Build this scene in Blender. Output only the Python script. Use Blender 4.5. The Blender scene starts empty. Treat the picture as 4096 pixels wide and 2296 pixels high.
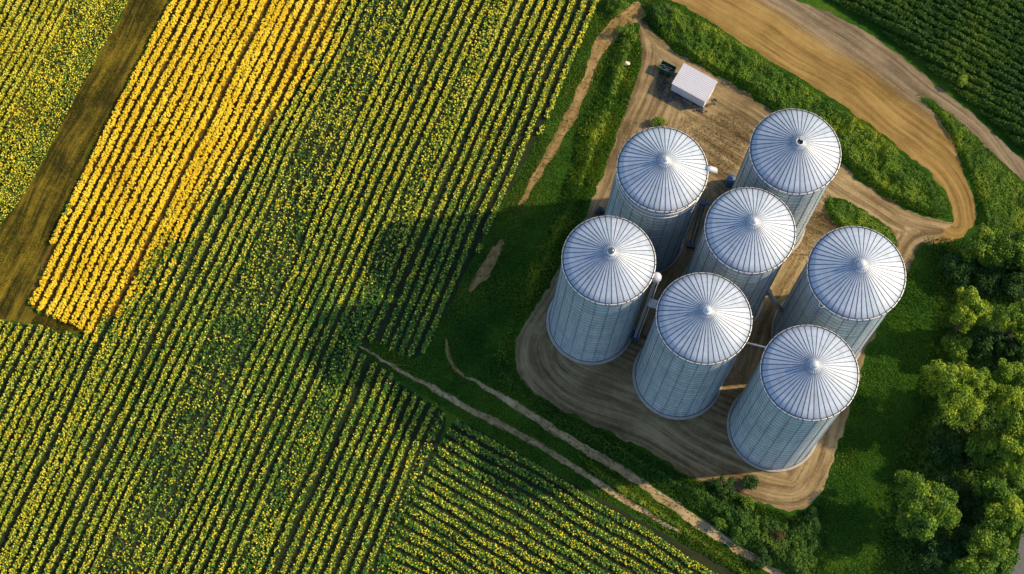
import bpy, bmesh, math, random
import numpy as np
from mathutils import Vector, Matrix
from mathutils.geometry import delaunay_2d_cdt

rng = np.random.default_rng(7)
random.seed(7)
scene = bpy.context.scene
COL = scene.collection
PI = math.pi

# ------------------------------------------------------------------ camera (solved from the seven silos)
FPX, TILT, ROLL, CAMH = 8161.37, 0.334142, 0.160153, 273.36
SX = 4096 / 2576.0
FWD = np.array([0, math.sin(TILT), -math.cos(TILT)])
_u = np.array([0, math.cos(TILT), math.sin(TILT)]); _r = np.array([1.0, 0, 0])
RGT = math.cos(ROLL) * _r + math.sin(ROLL) * _u
UPV = -math.sin(ROLL) * _r + math.cos(ROLL) * _u

def at(x, y, z=0.0):
    """photo position (2576 px wide) -> world point at height z"""
    d = FWD + RGT * (x * SX - 2048) / FPX - UPV * (y * SX - 1148) / FPX
    t = (z - CAMH) / d[2]
    return np.array([d[0] * t, d[1] * t, z])

def ats(x, y, z=0.0):
    return at(x / SX, y / SX, z)

def to_px(P):
    d = P - np.array([0, 0, CAMH]); zc = d @ FWD
    return np.stack([2048 + FPX * (d @ RGT) / zc, 1148 - FPX * (d @ UPV) / zc], -1) / SX

cam = bpy.data.cameras.new('camera'); co = bpy.data.objects.new('camera', cam); COL.objects.link(co)
M = Matrix.Identity(4)
for i in range(3):
    M[i][0], M[i][1], M[i][2] = RGT[i], UPV[i], -FWD[i]
M[2][3] = CAMH
co.matrix_world = M
cam.sensor_width = 36; cam.lens = FPX / 4096 * 36; cam.clip_end = 8000; cam.clip_start = 1
scene.camera = co

# ------------------------------------------------------------------ light
sdir = at(1530, 400)[:2] - at(900, 460)[:2]
SUN_AZ = math.atan2(sdir[1], sdir[0])          # direction towards the sun, from +x
SUN_EL = math.radians(37)
sl = bpy.data.lights.new('sun', 'SUN'); sl.energy = 3.9; sl.angle = math.radians(1.0); sl.color = (1.0, 0.77, 0.46)
so = bpy.data.objects.new('sun', sl); COL.objects.link(so)
sv = Vector((math.cos(SUN_AZ) * math.cos(SUN_EL), math.sin(SUN_AZ) * math.cos(SUN_EL), math.sin(SUN_EL)))
so.rotation_euler = sv.to_track_quat('Z', 'Y').to_euler()
so.location = sv * 200
w = bpy.data.worlds.new('World'); scene.world = w; w.use_nodes = True
nt = w.node_tree; nt.nodes.clear()
sky = nt.nodes.new('ShaderNodeTexSky'); sky.sky_type = 'NISHITA'; sky.sun_disc = False
sky.sun_elevation = SUN_EL; sky.sun_rotation = PI / 2 - SUN_AZ
bg = nt.nodes.new('ShaderNodeBackground'); bg.inputs[1].default_value = 0.15
wo = nt.nodes.new('ShaderNodeOutputWorld')
nt.links.new(sky.outputs[0], bg.inputs[0]); nt.links.new(bg.outputs[0], wo.inputs[0])
scene.view_settings.view_transform = 'Standard'; scene.view_settings.look = 'None'
scene.view_settings.exposure = 0.68; scene.view_settings.gamma = 1.0
scene.cycles.max_bounces = 5; scene.cycles.diffuse_bounces = 2; scene.cycles.transmission_bounces = 2

# ------------------------------------------------------------------ materials
def newmat(name):
    m = bpy.data.materials.new(name); m.use_nodes = True
    return m, m.node_tree, m.node_tree.nodes['Principled BSDF']

def ramp(nt, fac, stops):
    r = nt.nodes.new('ShaderNodeValToRGB')
    el = r.color_ramp.elements
    while len(el) < len(stops): el.new(0.5)
    for e, (p, c) in zip(el, stops):
        e.position = p; e.color = (*c, 1)
    nt.links.new(fac, r.inputs[0])
    return r.outputs[0]

def noise(nt, scale, detail=3, vec=None, rough=0.6):
    n = nt.nodes.new('ShaderNodeTexNoise'); n.inputs['Scale'].default_value = scale
    n.inputs['Detail'].default_value = detail; n.inputs['Roughness'].default_value = rough
    if vec is None:
        g = nt.nodes.new('ShaderNodeNewGeometry'); vec = g.outputs['Position']
    nt.links.new(vec, n.inputs['Vector'])
    return n.outputs['Fac']

def mix(nt, fac, a, b, mode='MIX'):
    m = nt.nodes.new('ShaderNodeMix'); m.data_type = 'RGBA'; m.blend_type = mode
    for s, v in ((m.inputs[0], fac), (m.inputs[6], a), (m.inputs[7], b)):
        if hasattr(v, 'is_output'): nt.links.new(v, s)
        elif isinstance(v, (int, float)): s.default_value = v
        else: s.default_value = (*v, 1)
    return m.outputs[2]

def math_n(nt, op, a, b=None):
    m = nt.nodes.new('ShaderNodeMath'); m.operation = op
    for s, v in zip(m.inputs, (a, b)):
        if v is None: continue
        if hasattr(v, 'is_output'): nt.links.new(v, s)
        else: s.default_value = v
    return m.outputs[0]

def plain(name, c, rough=0.6, metal=0.0, var=0.15, scale=1.5):
    m, nt, b = newmat(name)
    f = noise(nt, scale, 4)
    lo = tuple(x * (1 - var) for x in c); hi = tuple(min(1, x * (1 + var)) for x in c)
    nt.links.new(ramp(nt, f, [(0.3, lo), (0.7, hi)]), b.inputs['Base Color'])
    b.inputs['Roughness'].default_value = rough; b.inputs['Metallic'].default_value = metal
    return m

def foliage(name, a, b_, c=None, scale=0.25, transl=0.25, fine=9.0):
    """leaf colour wandering between two or three tints from patch to patch and leaf to leaf"""
    m, nt, b = newmat(name)
    f = noise(nt, scale, 3); f2 = noise(nt, fine, 1)
    s = math_n(nt, 'ADD', math_n(nt, 'MULTIPLY', f, 0.55), math_n(nt, 'MULTIPLY', f2, 0.45))
    st = [(0.36, a), (0.62, b_)] if c is None else [(0.34, a), (0.5, b_), (0.64, c)]
    col = ramp(nt, s, st)
    nt.links.new(col, b.inputs['Base Color'])
    b.inputs['Roughness'].default_value = 0.65
    b.inputs['Specular IOR Level'].default_value = 0.25
    t = nt.nodes.new('ShaderNodeBsdfTranslucent'); nt.links.new(col, t.inputs[0])
    ms = nt.nodes.new('ShaderNodeMixShader'); ms.inputs[0].default_value = transl
    nt.links.new(b.outputs[0], ms.inputs[1]); nt.links.new(t.outputs[0], ms.inputs[2])
    nt.links.new(ms.outputs[0], nt.nodes['Material Output'].inputs[0])
    return m

def dirt(name, dark, mid, light, lane=0.9, warp=0.5, patch=0.12, far=None):
    """earth with wheel streaks that follow the lane attribute (metres across the run of the wheels)"""
    m, nt, b = newmat(name)
    at_ = nt.nodes.new('ShaderNodeAttribute'); at_.attribute_name = 'lane'
    al = nt.nodes.new('ShaderNodeAttribute'); al.attribute_name = 'along'
    big = noise(nt, patch, 4); fine = noise(nt, 5.0, 5, rough=0.7); grit = noise(nt, 1.1, 4)
    wob = math_n(nt, 'MULTIPLY', noise(nt, 0.12, 2), warp * 4)
    ln = math_n(nt, 'ADD', at_.outputs['Fac'], wob)
    cx = nt.nodes.new('ShaderNodeCombineXYZ')
    nt.links.new(math_n(nt, 'MULTIPLY', ln, lane), cx.inputs[0])
    nt.links.new(math_n(nt, 'MULTIPLY', al.outputs['Fac'], 0.035), cx.inputs[1])
    st = noise(nt, 1.6, 5, cx.outputs[0], 0.65)
    s = math_n(nt, 'ADD', math_n(nt, 'MULTIPLY', st, 0.55), math_n(nt, 'MULTIPLY', big, 0.32))
    s = math_n(nt, 'ADD', s, math_n(nt, 'MULTIPLY', fine, 0.2))
    s = math_n(nt, 'ADD', s, math_n(nt, 'MULTIPLY', grit, 0.1))
    col = ramp(nt, s, [(0.43, dark), (0.55, mid), (0.67, light)])
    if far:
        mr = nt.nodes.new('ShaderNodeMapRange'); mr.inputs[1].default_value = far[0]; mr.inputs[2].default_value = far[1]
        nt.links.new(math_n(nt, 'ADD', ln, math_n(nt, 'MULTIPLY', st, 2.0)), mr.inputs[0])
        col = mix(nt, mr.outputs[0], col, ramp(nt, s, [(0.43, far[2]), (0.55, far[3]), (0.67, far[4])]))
    nt.links.new(col, b.inputs['Base Color'])
    b.inputs['Roughness'].default_value = 0.95; b.inputs['Specular IOR Level'].default_value = 0.1
    bp = nt.nodes.new('ShaderNodeBump'); bp.inputs['Strength'].default_value = 0.7; bp.inputs['Distance'].default_value = 0.12
    nt.links.new(s, bp.inputs['Height']); nt.links.new(bp.outputs[0], b.inputs['Normal'])
    return m

M_GROUND, nt_, b_ = newmat('meadow_ground')
f = math_n(nt_, 'ADD', math_n(nt_, 'MULTIPLY', noise(nt_, 0.09, 4), 0.6), math_n(nt_, 'MULTIPLY', noise(nt_, 2.5, 4), 0.4))
nt_.links.new(ramp(nt_, f, [(0.35, (0.010, 0.034, 0.005)), (0.5, (0.022, 0.070, 0.007)), (0.65, (0.06, 0.11, 0.010))]), b_.inputs['Base Color'])
b_.inputs['Roughness'].default_value = 1.0; b_.inputs['Specular IOR Level'].default_value = 0.05

M_SOIL = dirt('field_soil', (0.006, 0.012, 0.006), (0.014, 0.022, 0.009), (0.03, 0.035, 0.014), 0.4)
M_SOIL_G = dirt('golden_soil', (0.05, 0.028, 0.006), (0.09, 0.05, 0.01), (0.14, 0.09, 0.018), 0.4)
M_STRIP = dirt('stubble', (0.008, 0.011, 0.002), (0.032, 0.028, 0.004), (0.17, 0.125, 0.012), 0.55, 0.05)
M_YARD = dirt('yard_earth', (0.040, 0.028, 0.014), (0.145, 0.105, 0.052), (0.31, 0.235, 0.125), 0.75, 0.14)
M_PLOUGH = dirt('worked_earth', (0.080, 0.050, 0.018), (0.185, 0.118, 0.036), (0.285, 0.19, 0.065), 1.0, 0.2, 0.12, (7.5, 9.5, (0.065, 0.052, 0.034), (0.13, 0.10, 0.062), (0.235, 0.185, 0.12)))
M_ROAD = dirt('dirt_road', (0.11, 0.08, 0.04), (0.22, 0.165, 0.09), (0.35, 0.275, 0.165), 0.9, 0.2)
M_TRACK = dirt('gravel_track', (0.11, 0.075, 0.035), (0.26, 0.19, 0.10), (0.42, 0.32, 0.185), 0.8, 0.2, 0.4)
M_WEAR = dirt('worn_turf', (0.06, 0.06, 0.015), (0.20, 0.13, 0.05), (0.32, 0.22, 0.10), 0.5, 0.3, 0.6)
M_ASPH = plain('asphalt', (0.09, 0.09, 0.095), 0.9, 0, 0.2, 3)

M_YEL = foliage('yellow_bloom', (0.58, 0.45, 0.02), (0.78, 0.62, 0.035), (0.88, 0.74, 0.09), 0.2, 0.2, 7)
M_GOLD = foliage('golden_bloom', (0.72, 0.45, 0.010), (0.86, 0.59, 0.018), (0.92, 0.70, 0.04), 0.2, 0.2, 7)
M_CROP = foliage('crop_leaf', (0.026, 0.095, 0.018), (0.065, 0.19, 0.022), (0.15, 0.29, 0.03), 0.15, 0.25)
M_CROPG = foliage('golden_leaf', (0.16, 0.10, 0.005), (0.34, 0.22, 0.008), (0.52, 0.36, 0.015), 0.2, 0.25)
M_LIME = foliage('lime_leaf', (0.08, 0.18, 0.016), (0.20, 0.30, 0.025), (0.37, 0.42, 0.04), 0.15, 0.25)
M_GRASS = foliage('grass_blade', (0.018, 0.068, 0.006), (0.048, 0.145, 0.009), (0.16, 0.235, 0.014), 0.10, 0.3)
M_WEED = foliage('weed_leaf', (0.024, 0.075, 0.010), (0.09, 0.19, 0.012), (0.33, 0.37, 0.02), 0.16, 0.25)
M_DRY = foliage('dry_stalk', (0.12, 0.085, 0.012), (0.24, 0.16, 0.02), None, 0.2, 0.2)
M_CORN = foliage('tall_leaf', (0.016, 0.055, 0.010), (0.045, 0.12, 0.014), (0.13, 0.20, 0.016), 0.12, 0.2)
M_TREE = [foliage('leaf_dark', (0.008, 0.030, 0.006), (0.02, 0.065, 0.009), (0.045, 0.11, 0.012), 0.35, 0.10),
          foliage('leaf_mid', (0.020, 0.070, 0.008), (0.06, 0.145, 0.010), (0.15, 0.235, 0.014), 0.35, 0.12),
          foliage('leaf_light', (0.05, 0.12, 0.008), (0.155, 0.25, 0.012), (0.37, 0.42, 0.022), 0.35, 0.14)]
M_RED = foliage('leaf_reddish', (0.05, 0.03, 0.015), (0.11, 0.05, 0.025), None, 0.6, 0.2)
M_BARK = plain('bark', (0.07, 0.05, 0.035), 0.95)

def metal_mat(name, c, metal, rough, streak=0.25):
    m, nt, b = newmat(name)
    tc = nt.nodes.new('ShaderNodeTexCoord')
    mp = nt.nodes.new('ShaderNodeMapping'); mp.inputs['Scale'].default_value = (1.2, 1.2, 0.12)
    nt.links.new(tc.outputs['Object'], mp.inputs[0])
    st = noise(nt, 1.3, 5, mp.outputs[0], 0.7)
    mp2 = nt.nodes.new('ShaderNodeMapping'); mp2.inputs['Scale'].default_value = (0.25, 0.25, 3.5)
    nt.links.new(tc.outputs['Object'], mp2.inputs[0])
    st2 = noise(nt, 1.0, 3, mp2.outputs[0])
    s = math_n(nt, 'ADD', math_n(nt, 'MULTIPLY', st, 0.6), math_n(nt, 'MULTIPLY', st2, 0.4))
    lo = tuple(x * (1 - streak) for x in c); hi = tuple(min(1, x * (1 + streak * 0.5)) for x in c)
    oi = nt.nodes.new('ShaderNodeObjectInfo')
    tint = ramp(nt, oi.outputs['Random'], [(0.0, (0.84, 0.85, 0.86)), (1.0, (1.05, 1.04, 1.0))])
    col = mix(nt, 1.0, ramp(nt, s, [(0.38, lo), (0.6, hi)]), tint, 'MULTIPLY')
    grime = noise(nt, 0.5, 6, tc.outputs['Object'], 0.75)
    mr = nt.nodes.new('ShaderNodeMapRange'); mr.inputs[1].default_value = 0.56; mr.inputs[2].default_value = 0.74; mr.inputs[4].default_value = 0.45
    nt.links.new(grime, mr.inputs[0])
    col = mix(nt, mr.outputs[0], col, (0.24, 0.22, 0.19))
    nt.links.new(col, b.inputs['Base Color'])
    b.inputs['Metallic'].default_value = metal
    nt.links.new(math_n(nt, 'ADD', math_n(nt, 'MULTIPLY', st, 0.25), rough - 0.12), b.inputs['Roughness'])
    return m

M_WALL = metal_mat('galvanised_wall', (0.45, 0.54, 0.61), 0.15, 0.5)
M_WALL2 = metal_mat('galvanised_wall_dull', (0.40, 0.49, 0.56), 0.15, 0.55)
M_WALL3 = metal_mat('galvanised_wall_bright', (0.50, 0.58, 0.64), 0.15, 0.42)
M_ROOF = metal_mat('galvanised_roof', (0.36, 0.43, 0.54), 0.08, 0.5, 0.12)
M_ROOF2 = metal_mat('galvanised_roof_dull', (0.32, 0.39, 0.49), 0.08, 0.55, 0.12)
M_ROOF3 = metal_mat('galvanised_roof_bright', (0.40, 0.46, 0.56), 0.08, 0.46, 0.12)
M_SEAM = plain('seam_dark', (0.13, 0.17, 0.21), 0.7, 0.0)  # dark grey of the joints, laps and stiffeners themselves
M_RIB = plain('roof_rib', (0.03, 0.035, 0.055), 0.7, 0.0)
M_RIM = plain('eave_trim', (0.62, 0.63, 0.64), 0.5, 0.2)
M_CAP = plain('cap_metal', (0.50, 0.52, 0.54), 0.45, 0.2)
M_CAPD = plain('cap_dark_metal', (0.16, 0.17, 0.19), 0.25, 0.8)
M_BLACK = plain('rubber_and_hole_dark', (0.012, 0.012, 0.013), 0.8)
M_CONC = plain('concrete', (0.30, 0.28, 0.25), 0.9)
M_WHITE = plain('white_sheet', (0.58, 0.58, 0.63), 0.5, 0.1, 0.05, 0.7)
M_SHWALL = plain('shed_wall_sheet', (0.62, 0.64, 0.70), 0.6, 0.05, 0.06, 0.7)
M_STEEL = plain('steel', (0.42, 0.44, 0.46), 0.45, 0.5)
M_DSTEEL = plain('dark_steel', (0.08, 0.09, 0.10), 0.55, 0.4)
M_BLUE = plain('blue_paint', (0.025, 0.07, 0.17), 0.5)
M_GREEN = plain('green_paint', (0.012, 0.075, 0.04), 0.45)
M_STONE = plain('pale_stone', (0.55, 0.47, 0.36), 0.9)

# ------------------------------------------------------------------ object helpers
def tag(o, label=None, cat=None, group=None, kind=None):
    for k, v in (('label', label), ('category', cat), ('group', group), ('kind', kind)):
        if v: o[k] = v
    return o

def empty(name, loc, label, cat, group=None, rz=0):
    o = bpy.data.objects.new(name, None); COL.objects.link(o)
    o.location = loc; o.rotation_euler = (0, 0, rz)
    return tag(o, label, cat, group)

def link(name, me, mats, parent=None):
    for m in (mats if isinstance(mats, (list, tuple)) else [mats]): me.materials.append(m)
    o = bpy.data.objects.new(name, me); COL.objects.link(o)
    if parent is not None: o.parent = parent
    return o

def poly_mesh(name, groups):
    """groups: list of (N,k,3) arrays and material index -> one mesh of loose faces"""
    vs, ls, lt, mi = [], [], [], []
    off = 0
    for a, m in groups:
        n, k, _ = a.shape
        if n == 0: continue
        vs.append(a.reshape(-1, 3)); lt.append(np.full(n, k, np.int32))
        mi.append(np.broadcast_to(np.asarray(m, np.int32), (n,)))
        off += n * k
    V = np.concatenate(vs).astype(np.float32); LT = np.concatenate(lt); MI = np.concatenate(mi)
    me = bpy.data.meshes.new(name)
    me.vertices.add(len(V)); me.vertices.foreach_set('co', V.ravel())
    me.loops.add(len(V)); me.loops.foreach_set('vertex_index', np.arange(len(V), dtype=np.int32))
    me.polygons.add(len(LT))
    me.polygons.foreach_set('loop_start', np.concatenate([[0], np.cumsum(LT)[:-1]]).astype(np.int32))
    me.polygons.foreach_set('material_index', MI.astype(np.int32))
    me.update(calc_edges=True)
    return me

def bm_obj(name, bm, mats, parent=None, smooth=False):
    me = bpy.data.meshes.new(name)
    bmesh.ops.recalc_face_normals(bm, faces=bm.faces)
    if smooth:
        for f in bm.faces: f.smooth = True
    bm.to_mesh(me); bm.free()
    return link(name, me, mats, parent)

def add_box(bm, c, s, mat=0, rot=None):
    r = bmesh.ops.create_cube(bm, size=1.0)
    for v in r['verts']:
        p = Vector((v.co.x * s[0], v.co.y * s[1], v.co.z * s[2]))
        if rot is not None: p = rot @ p
        v.co = p + Vector(c)
    for f in {f for v in r['verts'] for f in v.link_faces}: f.material_index = mat

def add_tube(bm, pts, r, seg=8, mat=0, cap=True):
    """tube along a list of points; r a number or one per point"""
    pts = [Vector(p) for p in pts]
    rs = r if isinstance(r, (list, tuple)) else [r] * len(pts)
    rings = []
    for i, p in enumerate(pts):
        d = (pts[min(i + 1, len(pts) - 1)] - pts[max(i - 1, 0)]).normalized()
        q = d.to_track_quat('Z', 'Y')
        rings.append([bm.verts.new(p + q @ Vector((math.cos(2 * PI * k / seg) * rs[i], math.sin(2 * PI * k / seg) * rs[i], 0))) for k in range(seg)])
    fs = []
    for a, b in zip(rings, rings[1:]):
        for k in range(seg): fs.append(bm.faces.new((a[k], a[(k + 1) % seg], b[(k + 1) % seg], b[k])))
    if cap:
        fs.append(bm.faces.new(rings[0][::-1])); fs.append(bm.faces.new(rings[-1]))
    for f in fs: f.material_index = mat

def add_lathe(bm, prof, seg=64, mat=0, smooth=True):
    rings = []
    for r, z in prof:
        if r < 1e-4: rings.append([bm.verts.new((0, 0, z))])
        else: rings.append([bm.verts.new((r * math.cos(2 * PI * k / seg), r * math.sin(2 * PI * k / seg), z)) for k in range(seg)])
    for a, b in zip(rings, rings[1:]):
        for k in range(seg):
            k2 = (k + 1) % seg
            if len(a) == 1: vs = (a[0], b[k2], b[k])
            elif len(b) == 1: vs = (a[k], a[k2], b[0])
            else: vs = (a[k], a[k2], b[k2], b[k])
            f = bm.faces.new(vs); f.material_index = mat; f.smooth = smooth

# ------------------------------------------------------------------ 2-D helpers
def vnoise(x, y, seed=0):
    xi = np.floor(x).astype(np.int64); yi = np.floor(y).astype(np.int64)
    fx = x - xi; fy = y - yi
    def h(a, b):
        n = (a * 374761393 + b * 668265263 + seed * 974711) & 0x7fffffff
        n = ((n ^ (n >> 13)) * 1274126177) & 0x7fffffff
        return ((n ^ (n >> 16)) & 0xffff) / 65535.0
    u = fx * fx * (3 - 2 * fx); v = fy * fy * (3 - 2 * fy)
    return (h(xi, yi) * (1 - u) + h(xi + 1, yi) * u) * (1 - v) + (h(xi, yi + 1) * (1 - u) + h(xi + 1, yi + 1) * u) * v

def fbm(x, y, seed=0, o=3):
    s = 0; a = 0.5; t = 0
    for i in range(o):
        s = s + a * vnoise(x * 2 ** i, y * 2 ** i, seed + i * 17); t += a; a *= 0.5
    return s / t

def inside(P, poly):
    x, y = P[:, 0], P[:, 1]; r = np.zeros(len(P), bool)
    a = poly; b = np.roll(poly, -1, 0)
    for (x1, y1), (x2, y2) in zip(a, b):
        if y1 == y2: continue
        c = ((y1 > y) != (y2 > y)) & (x < (x2 - x1) * (y - y1) / (y2 - y1) + x1)
        r ^= c
    return r

def dist_line(P, L):
    """distance to a polyline, and the run along it at the nearest point"""
    best = np.full(len(P), 1e9); run = np.zeros(len(P)); acc = 0.0
    for a, b in zip(L, L[1:]):
        d = b - a; l = np.hypot(*d)
        if l < 1e-9: continue
        t = np.clip(((P - a) @ d) / l ** 2, 0, 1)
        q = P - (a + t[:, None] * d); dd = np.hypot(q[:, 0], q[:, 1])
        m = dd < best; best[m] = dd[m]; run[m] = acc + t[m] * l; acc += l
    return best, run

def gpoly(px): return np.array([at(x, y)[:2] for x, y in px])

def smooth_line(L, closed=False, step=0.5, rough=0.0, seed=0):
    """Chaikin-rounded, evenly resampled, roughened outline"""
    L = np.asarray(L, float)
    for _ in range(2):
        n = np.roll(L, -1, 0)
        q = np.empty((2 * len(L), 2)); q[0::2] = 0.75 * L + 0.25 * n; q[1::2] = 0.25 * L + 0.75 * n
        L = q if closed else np.vstack([L[:1], q[:-2], L[-1:]])
    P = np.vstack([L, L[:1]]) if closed else L
    s = np.concatenate([[0], np.cumsum(np.hypot(*np.diff(P, axis=0).T))])
    n = max(3, int(s[-1] / step))
    t = np.linspace(0, s[-1], n, endpoint=not closed)
    R = np.stack([np.interp(t, s, P[:, 0]), np.interp(t, s, P[:, 1])], -1)
    if rough:
        R = R + rough * 2 * np.stack([fbm(R[:, 0] * 0.7, R[:, 1] * 0.7, seed, 4) - 0.5, fbm(R[:, 0] * 0.7, R[:, 1] * 0.7, seed + 50, 4) - 0.5], -1)
    return R

LEVEL = [0]
def sheet(name, outline, mat, z, guide=None, grid=1.0, rough=0.5, seed=1, step=0.45):
    """a ground sheet a few mm above the one below, with the lane attribute for its wheel streaks"""
    R = smooth_line(outline, True, step, rough, seed)
    lo, hi = R.min(0), R.max(0)
    gx, gy = np.meshgrid(np.arange(lo[0], hi[0], grid), np.arange(lo[1], hi[1], grid))
    G = np.stack([gx.ravel(), gy.ravel()], -1) + 0.01
    G = G[inside(G, R)]
    dd, _ = dist_line(G, np.vstack([R, R[:1]])); G = G[dd > grid * 0.45]
    pts = [Vector(p) for p in R] + [Vector(p) for p in G]
    n = len(R)
    vo, _, fo, *_r = delaunay_2d_cdt(pts, [(i, (i + 1) % n) for i in range(n)], [], 1, 1e-5)
    me = bpy.data.meshes.new(name)
    me.from_pydata([(v.x, v.y, z) for v in vo], [], [tuple(f) for f in fo])
    V = np.array([(v.x, v.y) for v in vo])
    g = np.vstack([R, R[:1]]) if guide is None else guide
    d, run = dist_line(V, g)
    d = d + (fbm(V[:, 0] * .09, V[:, 1] * .09, seed + 3, 2) - .5) * 1.6
    for nm, val in (('lane', d), ('along', run)):
        a = me.attributes.new(nm, 'FLOAT', 'POINT'); a.data.foreach_set('value', val.astype(np.float32))
    me.update()
    for p in me.polygons:
        if p.normal.z < 0: me.flip_normals(); break
    o = link(name, me, mat); tag(o, kind='structure')
    o['outline'] = 0
    del o['outline']
    return R

def ribbon(px, width):
    """outline of a track of given half widths along photo points"""
    L = smooth_line(gpoly(px), False, 1.0)
    d = np.gradient(L, axis=0); d /= np.hypot(d[:, 0], d[:, 1])[:, None]
    nrm = np.stack([-d[:, 1], d[:, 0]], -1)
    t = np.linspace(0, 1, len(L)); wv = np.interp(t, np.linspace(0, 1, len(width)), width)[:, None]
    return np.vstack([L + nrm * wv, (L - nrm * wv)[::-1]]), L

# ------------------------------------------------------------------ setting: ground sheets
me = bpy.data.meshes.new('ground'); S = 3500
me.from_pydata([(-S, -S, 0), (S, -S, 0), (S, S, 0), (-S, S, 0)], [], [(0, 1, 2, 3)])
tag(link('ground', me, M_GROUND), kind='structure')

ROWD = at(700 / SX, 0)[:2] - at(142 / SX, 1100 / SX)[:2]; ROWD /= np.hypot(*ROWD)
ROWN = np.array([ROWD[1], -ROWD[0]])           # to the right of the rows

MAIN = [(560, -300), (425, 0), (395, 65), (330, 190), (328, 215), (300, 258), (235, 370), (190, 460), (145, 560), (102, 680), (68, 750), (75, 772), (140, 803), (225, 838),
        (205, 850), (150, 838), (90, 815), (-400, 770), (-400, 1800), (780, 1800), (965, 1444), (1000, 1340), (1045, 1240), (1090, 1150), (1133, 1040),
        (1060, 1000), (1010, 970), (960, 920), (905, 885), (930, 850), (1000, 885), (1058, 912), (1140, 745), (1230, 575), (1330, 395), (1430, 180), (1508, 0), (1650, -300)]
GOLDEN = [(560, -300), (425, 0), (395, 65), (330, 190), (328, 215), (300, 258), (235, 370), (190, 460), (145, 560), (102, 680), (68, 750), (75, 772), (140, 803), (232, 845),
          (290, 790), (345, 740), (440, 600), (560, 460), (620, 370), (690, 300), (760, 200), (870, 0), (1010, -300)]
CORNER = [(-400, -300), (450, -300), (320, 0), (265, 110), (190, 240), (110, 400), (60, 490), (0, 570), (-400, 1150)]
LOWER = [(1140, 1045), (1230, 1095), (1350, 1165), (1480, 1238), (1640, 1325), (1780, 1400), (1860, 1444), (2300, 1720), (820, 1800), (975, 1444), (1045, 1245), (1100, 1140)]
gm, gg, gc, gl = gpoly(MAIN), gpoly(GOLDEN), gpoly(CORNER), gpoly(LOWER)
acr = np.array([-500 * ROWD + at(0, 0)[:2] - 300 * ROWN, 500 * ROWD + at(0, 0)[:2] - 300 * ROWN])
sheet('field_soil', gm, M_SOIL, 0.005, acr, 2.0, 0.3, 3)
sheet('golden_field_soil', gg, M_SOIL_G, 0.010, acr, 2.0, 0.6, 4)
sheet('corner_field_soil', gc, M_STRIP, 0.010, acr, 2.0, 0.3, 5)
sheet('lower_field_soil', gl, M_SOIL, 0.010, None, 2.0, 0.3, 6)
STRIP = [(450, -300), (560, -300), (418, 0), (390, 65), (325, 195), (295, 262), (230, 375), (185, 465), (138, 570), (95, 690), (62, 752), (72, 778), (150, 808), (228, 842),
         (180, 842), (90, 812), (-400, 768), (-400, 1140), (0, 565), (60, 485), (110, 395), (190, 235), (265, 105), (330, 0)]
gs = gpoly(STRIP)
sheet('stubble_strip', gs, M_STRIP, 0.005, acr, 1.2, 0.4, 7)

YARD = [(1590, 35), (1640, 75), (1680, 115), (1725, 150), (1800, 192), (1900, 248), (1965, 300), (2060, 360), (2130, 425), (2235, 508), (2320, 545), (2400, 560), (2440, 590), (2380, 608),
        (2310, 612), (2295, 660), (2262, 715), (2240, 780), (2180, 880), (2150, 990), (2110, 1110), (2082, 1200), (2055, 1262), (2000, 1293), (1900, 1262),
        (1850, 1243), (1780, 1212), (1720, 1190), (1620, 1132), (1520, 1082), (1420, 1035), (1340, 985), (1297, 930), (1295, 850), (1330, 800), (1400, 690), (1450, 590), (1490, 500),
        (1535, 390), (1572, 290), (1602, 200), (1618, 130), (1605, 70)]
gy = gpoly(YARD)
sheet('dirt_yard', gy, M_YARD, 0.005, smooth_line(gy, True, 1.0), 0.8, 0.7, 8)
PLOUGH_LO = [(1560, -60), (1690, 0), (1800, 62), (1910, 137), (2000, 190), (2100, 252), (2200, 322), (2290, 392), (2355, 450), (2393, 510), (2402, 560)]
PLOUGH_UP = [(2330, 618), (2410, 604), (2450, 570), (2458, 520), (2440, 460), (2418, 415), (2400, 360), (2420, 320), (2480, 370), (2640, 510), (2640, 450), (2576, 405), (2500, 335), (2400, 248), (2310, 178), (2200, 92), (2100, 38), (1990, 0), (1880, -60)]
gp = gpoly(PLOUGH_LO + PLOUGH_UP)
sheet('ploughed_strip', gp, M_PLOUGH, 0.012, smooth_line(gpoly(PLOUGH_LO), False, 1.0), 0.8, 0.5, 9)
WEDGE = [(2300, 232), (2350, 258), (2400, 292), (2480, 368), (2576, 462), (2640, 520), (2640, 700), (2470, 590), (2462, 520), (2445, 460), (2420, 410), (2385, 335), (2350, 285)]
gw = gpoly(WEDGE)
sheet('grass_wedge', gw, M_GROUND, 0.018, None, 2.0, 0.6, 10)
ISLE = [(2078, 492), (2130, 505), (2190, 538), (2240, 575), (2262, 618), (2225, 640), (2180, 610), (2120, 580), (2080, 540)]
gi = gpoly(ISLE)
sheet('grass_patch', gi, M_GROUND, 0.011, None, 2.0, 0.5, 11)
o1, L1 = ribbon([(905, 872), (960, 905), (1020, 940), (1060, 960), (1110, 990), (1200, 1040), (1330, 1102), (1480, 1198), (1640, 1300), (1720, 1345)], [.15, .25, .36, .5, .46, .45, .42, .45, .4, .2])
sheet('field_track', o1, M_TRACK, 0.017, L1, 0.5, 0.34, 12, 0.25)
o2, L2 = ribbon([(1165, 940), (1230, 980), (1330, 1040), (1420, 1100), (1560, 1180), (1680, 1262), (1780, 1332), (1900, 1410), (1990, 1465)], [.15, .45, .6, .65, .55, .75, .75, .65, .65])
sheet('gravel_path', o2, M_TRACK, 0.017, L2, 0.5, 0.45, 13, 0.25)
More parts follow.
